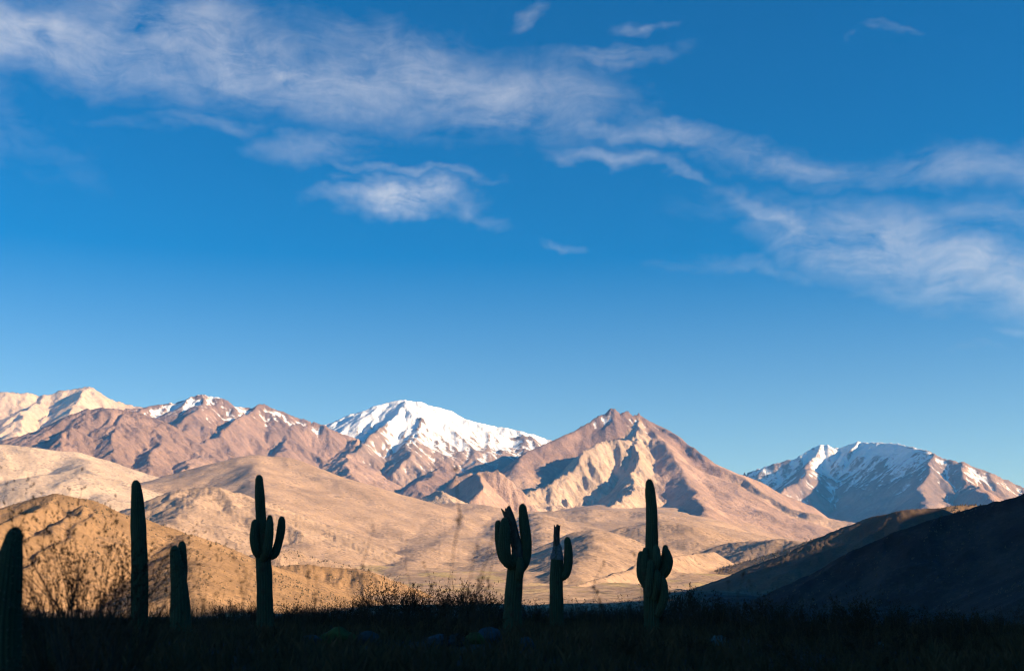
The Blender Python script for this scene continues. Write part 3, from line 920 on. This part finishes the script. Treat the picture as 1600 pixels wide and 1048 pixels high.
# the big bare bush on the left and the bushes that stand out against the light
p = ground_at(122, 13.0)
shrub('bare_bush', big, tuple(p), .4, 1.0, 'large bare twiggy bush between the cut-off cactus and the tall column')
for px_, d_, rz_, sc_, lab_ in ((72, 15.0, 2.2, .78, 'bare twiggy bush on the left side of the large one'), (172, 14.0, 4.0, .80, 'bare twiggy bush on the right side of the large one'), (140, 16.5, 1.1, .85, 'bare twiggy bush close behind the large one')):
    shrub('bare_bush', big, tuple(ground_at(px_, d_)), rz_, sc_, lab_)
p = ground_at(592, 40.0)
shrub('bush', mid, tuple(p), 1.2, 1.05, 'dark leafy bush against the orange scrub hill, right of the candelabra cactus')
p = ground_at(1080, 34.0)
shrub('bush', mid, tuple(p), 2.7, .8, 'dark rounded bush right of the crowded cactus')
p = ground_at(690, 33.0)
shrub('bare_shrub', tall[0], tuple(p), .7, 1.15, 'thin upright bare shrub left of the broad cactus with the snapped stem')
p = ground_at(735, 36.0)
shrub('bare_shrub', tall[1], tuple(p), 2.1, .95, 'small bare shrub close beside the broad cactus')
p = ground_at(312, 24.0)
shrub('bare_shrub', tall[2], tuple(p), .1, .78, 'bare shrub just right of the short two-headed cactus')

CACTI_PX = [(4, 14, 40), (218, 40, 18), (283, 38, 20), (413, 42, 18), (797, 38, 20), (870, 46, 16), (1020, 44, 24)]
ORD = ['first', 'second', 'third', 'fourth', 'fifth', 'sixth', 'seventh', 'eighth', 'ninth', 'tenth', 'eleventh', 'twelfth', 'thirteenth', 'fourteenth', 'fifteenth', 'sixteenth', 'seventeenth', 'eighteenth', 'nineteenth', 'twentieth'] + ['further'] * 40
LOW = {}
SPANS = [(-200, 45, 'by the cut-off cactus'), (45, 196, 'below the large bare bush'), (196, 250, 'by the foot of the tall cactus column'),
         (250, 325, 'by the short two-headed cactus'), (325, 395, 'left of the candelabra cactus'), (395, 480, 'by the foot of the candelabra cactus'),
         (480, 570, 'left of the dark leafy bush'), (570, 640, 'by the dark leafy bush'), (640, 760, 'near the thin bare shrub'),
         (760, 835, 'by the foot of the broad cactus'), (835, 910, 'by the foot of the slim cactus'), (910, 985, 'between the slim and the crowded cactus'),
         (985, 1060, 'by the foot of the crowded cactus'), (1060, 1180, 'around the pale whitish boulder'), (1180, 1330, 'below the foot of the black hillside'),
         (1330, 1480, 'below the middle of the black hillside'), (1480, 1900, 'by the right edge')]


def low_shrub(px, d, sc):
    p = ground_at(px, d)
    where = next(w for a, b, w in SPANS if a <= px < b)
    depth = 'skyline shrub' if d > 40 else ('middle shrub' if d > 27 else 'near low shrub')
    e = shrub('low_shrub', low[rnd.randrange(5)], tuple(p), rnd.uniform(0, 6.28), sc, 'low dark shrub', 'low shrubs in the shaded foreground')
    LOW.setdefault((depth, where), []).append((px, e))


# the uneven skyline of scrub along the brow: place, height of its top in the picture
for px, top in [(-20, 955), (30, 958), (75, 962), (110, 956), (150, 958), (185, 962), (240, 960), (300, 963), (330, 955), (350, 950), (385, 946), (400, 948), (435, 950), (450, 955), (470, 958), (495, 955),
                (515, 950), (535, 946), (552, 940), (570, 932), (612, 928), (628, 930), (645, 928), (662, 930), (678, 934), (700, 930), (716, 936), (730, 932), (750, 935), (768, 938), (785, 945),
                (822, 950), (835, 946), (850, 948), (885, 948), (900, 944), (915, 948), (935, 950), (950, 948), (965, 944), (985, 948), (1000, 944), (1035, 940), (1050, 934), (1065, 930), (1098, 934), (1112, 940),
                (1130, 944), (1150, 946), (1170, 948), (1190, 944), (1215, 940), (1240, 948), (1262, 952), (1290, 950), (1315, 954), (1345, 950), (1365, 940), (1385, 952), (1410, 958), (1440, 955), (1470, 960),
                (1500, 956), (1530, 960), (1560, 955), (1590, 958), (1620, 955)]:
    d = rnd.uniform(44, 60)
    p = ground_at(px, d)
    h = place(px, top + rnd.uniform(-5, 5), d)[2] - p[2]
    low_shrub(px + rnd.uniform(-6, 6), d, max(h / .80, .45))
for px, d, sc in ((-14, 11.5, .62), (12, 10.5, .55), (34, 11.0, .60), (58, 12.5, .55), (95, 11.0, .5)):
    low_shrub(px, d, sc)
n_low = 0
while n_low < 150:
    d = math.sqrt(rnd.uniform(17 ** 2, 62 ** 2))
    px = rnd.uniform(-60, 1660)
    sc = rnd.uniform(.55, 1.05) * (1.0 if d > 30 else .75)
    if 60 < px < 320: sc *= .75
    if any(abs(px - c) < w + 14 and d < cd for c, cd, w in CACTI_PX): continue
    low_shrub(px, d, sc)
    n_low += 1
for (depth, where), lst in LOW.items():
    lst.sort(key=lambda t: t[0])
    for k, (px, e) in enumerate(lst):
        e['label'] = ('dark %s %s' % (depth, where)) if len(lst) == 1 else ('%s dark %s from the left, %s' % (ORD[k], depth, where))


# dry weed stalks close to the camera
def stalk_meshes(seed, h):
    rs = np.random.RandomState(seed)
    tw, sd, tips = Twigs(), Twigs(), []
    for k in range(2 + seed % 2):
        p = np.array([rs.rand() * .05, rs.rand() * .05, -.03]); d = np.array([(rs.rand() - .5) * .25, (rs.rand() - .5) * .25, 1.0])
        hh = h * (.75 + .25 * rs.rand()) if k else h
        n = 9
        for i in range(n):
            d = d / np.linalg.norm(d)
            q = p + d * hh / n
            tw.seg(p, q, .0042 * (1 - .07 * i), .0042 * (1 - .07 * (i + 1)))
            p = q
            d = d + np.array([rs.rand() - .5, rs.rand() - .5, 0]) * .12
            if i > 3 and rs.rand() < .75:
                e = np.array([rs.rand() - .5, rs.rand() - .5, .5 + .4 * rs.rand()]); e /= np.linalg.norm(e)
                l = .08 + .16 * rs.rand()
                tw.seg(p, p + e * l, .0024, .0016)
                for _ in range(2):
                    sd.blob(p + e * l * (.8 + .3 * rs.rand()) + (rs.rand(3) - .5) * .02, .006 + .005 * rs.rand(), rs)
        for _ in range(5):
            sd.blob(p - d * .06 * rs.rand() + (rs.rand(3) - .5) * .02, .006 + .005 * rs.rand(), rs)
    return tw.mesh('stem'), sd.mesh('seed_heads')


STALKS = [(52, 905, 8, 'left of the big bare bush, beside the cut-off cactus'), (348, 862, 7, 'between the short cactus and the candelabra cactus'), (378, 905, 9, 'just left of the candelabra cactus'),
          (462, 880, 8, 'first to the right of the candelabra cactus'), (520, 868, 7, 'midway between the candelabra cactus and the dark leafy bush'), (672, 790, 6.0, 'tallest one, left of the thin upright bare shrub'),
          (640, 900, 9, 'in front of the right end of the orange scrub hill'), (748, 895, 9, 'close to the left side of the broad cactus'), (842, 905, 10, 'between the broad cactus and the slim cactus'),
          (918, 900, 9, 'just right of the slim cactus'), (962, 880, 8, 'left of the crowded cactus'), 
          (1158, 925, 9, 'in front of the foot of the dark hills'), (1262, 955, 9, 'low in front of the black hillside')]
for k, (px, top, d, where) in enumerate(STALKS):
    p = ground_at(px, d)
    h = place(px, top, d)[2] - p[2]
    a, b = stalk_meshes(300 + k, h)
    e = empty('weed_stalk', tuple(p))
    tag(e, 'blurred dry weed stalk ' + where, 'plant', 'dry weed stalks close to the viewer')
    link('stem', a, M_TWIG, e)
    so = link('seed_heads', b, M_SEED, e); so['kind'] = 'stuff'

# boulders half hidden in the grass
def boulder_mesh(seed):
    import bmesh
    rs = np.random.RandomState(seed)
    bm = bmesh.new()
    bmesh.ops.create_icosphere(bm, subdivisions=3, radius=1.0)
    planes = [(v / np.linalg.norm(v), .62 + .3 * rs.rand()) for v in rs.randn(11, 3)]
    ph = rs.rand(3) * 9
    for v in bm.verts:
        c = np.array(v.co)
        for n, dd in planes:
            t = np.dot(c, n) - dd
            if t > 0: c = c - n * t * .85
        c = c * (1 + .05 * math.sin(c[0] * 5 + ph[0]) * math.sin(c[1] * 6 + ph[1]) + .03 * math.sin(c[2] * 11 + ph[2]))
        v.co = c * np.array([1.0, .8, .62])
    me = bpy.data.meshes.new('boulder')
    bm.to_mesh(me); bm.free()
    me.polygons.foreach_set('use_smooth', np.ones(len(me.polygons), bool))
    return me


M_STONE = {
    'grey': simple_mat('grey_stone', (.035, .034, .034), (.075, .073, .072), 2.2, .95, .8),
    'blue': simple_mat('blue_grey_stone', (.035, .043, .05), (.07, .082, .095), 2.2, .95, .8),
    'lichen': simple_mat('lichen_stone', (.04, .045, .018), (.095, .11, .03), 2.6, .95, .8),
    'pale': simple_mat('pale_stone', (.07, .08, .075), (.16, .175, .165), 2.2, .95, .8)}
BOULDERS = [(478, 30, .30, 'grey', 'grey boulder in the dark grass, first right of the candelabra cactus'), (503, 31, .26, 'lichen', 'yellow green lichen covered boulder right of the candelabra cactus'),
            (528, 30, .42, 'lichen', 'wide green tinted boulder in the grass below the scrub hill'), (512, 33.5, .24, 'blue', 'blue grey boulder behind the lichen covered ones, right of the candelabra'),
            (572, 29, .34, 'grey', 'dull grey boulder in front of the dark leafy bush'), (682, 28, .34, 'blue', 'blue grey boulder in front of the thin upright shrub'),
            (710, 28.5, .30, 'grey', 'grey boulder between the thin upright shrub and the broad cactus'), (742, 30, .30, 'lichen', 'bright yellow green lichen boulder left of the broad cactus'),
            (763, 31.5, .40, 'blue', 'large blue grey boulder touching the lichen one left of the broad cactus'), (824, 27, .26, 'grey', 'grey boulder at the foot of the broad cactus'),
            (1130, 30, .30, 'pale', 'pale whitish boulder right of the crowded cactus'), (1206, 31, .15, 'grey', 'small grey stone in front of the black hillside'),
            (1384, 36, .22, 'pale', 'small pale stone low in front of the dark slope'), (1532, 42, .2, 'pale', 'tiny pale stone near the right edge of the picture')]
for k, (px, d, r, c, label) in enumerate(BOULDERS):
    p = ground_at(px, d)
    me = boulder_mesh(500 + k)
    o = link('boulder', me, M_STONE[c])
    o.location = (p[0], p[1], p[2] + r * .28)
    o.rotation_euler = (rnd.uniform(-.15, .15), rnd.uniform(-.15, .15), rnd.uniform(0, 6.28))
    o.scale = (r, r, r * rnd.uniform(.9, 1.15))
    tag(o, label, 'boulder', 'boulders in the foreground grass')

# dry grass over the terrace
def grass():
    rs = np.random.RandomState(12)
    n = 11500
    d = np.sqrt(rs.uniform(6.5 ** 2, 74 ** 2, n))
    near = rs.rand(n) < .16
    d = np.where(near, rs.uniform(6.5, 24, n), d)
    px = rs.uniform(-90, 1690, n)
    th = np.arctan((px - CX) / FPX / (math.cos(PITCH) + .07))
    cx, cy = d * np.sin(th), d * np.cos(th)
    patch = fbm(cx / 4.0, cy / 4.0, 33, 3)
    keep = (patch > -.45) | near
    for bp, bd, br, *_ in BOULDERS:       # the stones stand clear
        keep &= ~((np.abs(px - bp) < br * FPX / bd * .8) & (d < bd) & (d > bd - 3.5))
    cx, cy, d, patch = cx[keep], cy[keep], d[keep], patch[keep]
    n = len(cx)
    cz = np.array([gz(a, b) for a, b in zip(cx, cy)])
    nb = 9
    bx = np.repeat(cx, nb) + rs.normal(0, .09, n * nb); by = np.repeat(cy, nb) + rs.normal(0, .09, n * nb); bz = np.repeat(cz, nb) - .03
    hgt = np.repeat(.16 + .22 * rs.rand(n) + .14 * np.clip(patch, 0, 1) , nb) * (.55 + .75 * rs.rand(n * nb))
    hgt = hgt * np.where(np.repeat(d, nb) < 24, .85, 1.0)
    az = rs.rand(n * nb) * 2 * math.pi
    lean = .15 + .55 * rs.rand(n * nb) ** 1.5
    w = .004 + .0035 * rs.rand(n * nb) + .00012 * np.repeat(d, nb)
    lx, ly = np.cos(az) * lean * hgt, np.sin(az) * lean * hgt
    fx, fy = -np.sin(az + .7) * w, np.cos(az + .7) * w
    P0 = np.stack([bx - fx, by - fy, bz], -1); P1 = np.stack([bx + fx, by + fy, bz], -1)
    mx, my, mz = bx + lx * .35, by + ly * .35, bz + hgt * .6
    P2 = np.stack([mx + fx * .8, my + fy * .8, mz], -1)
    P3 = np.stack([bx + lx, by + ly, bz + hgt], -1)
    co = np.stack([P0, P1, P2, P3], 1).reshape(-1, 3)
    # taller ragged stems that rise over the tufts
    m = 2600
    d2 = np.sqrt(rs.uniform(14 ** 2, 62 ** 2, m)); px2 = rs.uniform(-60, 1660, m)
    th2 = np.arctan((px2 - CX) / FPX / (math.cos(PITCH) + .07))
    x2, y2 = d2 * np.sin(th2), d2 * np.cos(th2)
    z2 = np.array([gz(a, b) for a, b in zip(x2, y2)]) - .03
    h2 = (.45 + .55 * rs.rand(m) ** 1.6) * np.where(d2 > 26, 1.0, .8)
    a2 = rs.rand(m) * 6.283; l2 = .05 + .3 * rs.rand(m) ** 2
    w2 = .004 + .00014 * d2
    q = []
    for k in range(3):
        a_ = a2 + k * .0
        t0, t1 = k / 3, (k + 1) / 3
        c0 = np.stack([x2 + np.cos(a2) * l2 * h2 * t0 ** 2, y2 + np.sin(a2) * l2 * h2 * t0 ** 2, z2 + h2 * t0], -1)
        c1 = np.stack([x2 + np.cos(a2) * l2 * h2 * t1 ** 2, y2 + np.sin(a2) * l2 * h2 * t1 ** 2, z2 + h2 * t1], -1)
        r0 = np.stack([w2 * (1 - .25 * k), 0 * w2, 0 * w2], -1); r1 = np.stack([w2 * (.75 - .25 * k + .35 * (k == 2)), 0 * w2, 0 * w2], -1)
        q.append(np.stack([c0 - r0, c0 + r0, c1 + r1, c1 - r1], 1))
    co = np.vstack([co, np.concatenate(q).reshape(-1, 3)])
    f = np.arange(len(co)).reshape(-1, 4)
    o = link('dry_grass', fast_mesh('dry_grass', co, f, False), M_GRASS)
    tag(o, 'dark dry grass covering the shaded foreground terrace', 'grass', kind='stuff')


grass()

# tufts of scrub on the nearer hills
def hill_scrub():
    rs = np.random.RandomState(5)
    ok = np.isin(owner, [FID['orange_hill'], FID['scrub_hill'], FID['sunlit_hill'], FID['shaded_hillside']]) & (np.abs(U) < R(28)) & (RR < 3300) & (RR > 400)
    ii, jj_ = np.nonzero(ok)
    area = (RR[ii, jj_] ** 1.2)
    clump = np.clip(fbm(X[ii, jj_] / 60, Y[ii, jj_] / 60, 44, 3) + .35, .02, 1.2)
    pr = area * clump; pr /= pr.sum()
    pick = rs.choice(len(ii), 13000, p=pr)
    ii, jj_ = ii[pick], jj_[pick]
    n = len(ii)
    c = np.stack([X[ii, jj_], Y[ii, jj_], H[ii, jj_]], -1)
    r = (.0005 + .0008 * rs.rand(n) ** 2) * RR[ii, jj_]
    D = np.array([(1, 0, 0), (0, 1, 0), (-1, 0, 0), (0, -1, 0), (0, 0, 1.1)])
    co = c[:, None, :] + D[None] * r[:, None, None] * (.6 + .8 * rs.rand(n, 5, 1))
    co[:, :4, 2] -= r[:, None] * .5
    q = np.array([(0, 1, 4), (1, 2, 4), (2, 3, 4), (3, 0, 4)])
    f = (np.arange(n)[:, None, None] * 5 + q[None]).reshape(-1, 3)
    o = link('hillside_scrub', fast_mesh('hillside_scrub', co.reshape(-1, 3), f, True), M_TUFT)
    tag(o, 'scattered scrub tufts dotting the nearer hillsides', 'scrub', kind='stuff')


hill_scrub()
print('plants', round(time.time() - T0, 1))

# ------------------------------------------------------------------ the air
def build_haze():
    x, y, z0, z1 = 43500.0, 43500.0, -60.0, 2260.0
    co = np.array([(sx * x, sy * y, z) for z in (z0, z1) for sx, sy in ((-1, -1), (1, -1), (1, 1), (-1, 1))])
    f = np.array([(3, 2, 1, 0), (4, 5, 6, 7), (0, 1, 5, 4), (1, 2, 6, 5), (2, 3, 7, 6), (3, 0, 4, 7)])
    m = bpy.data.materials.new('haze')
    m.use_nodes = True
    nt = m.node_tree; nt.nodes.clear()
    out = nt.nodes.new('ShaderNodeOutputMaterial')
    pv = nt.nodes.new('ShaderNodeVolumePrincipled')
    pv.inputs['Color'].default_value = (.09, .40, 1.0, 1)
    pv.inputs['Absorption Color'].default_value = (1, 1, 1, 1)
    pv.inputs['Density'].default_value = 3.0e-5
    pv.inputs['Anisotropy'].default_value = 0.0
    nt.links.new(pv.outputs[0], out.inputs['Volume'])
    o = link('haze', fast_mesh('haze', co, f, False), m)
    tag(o, 'thin blue haze over the whole valley', 'haze', kind='stuff')


build_haze()
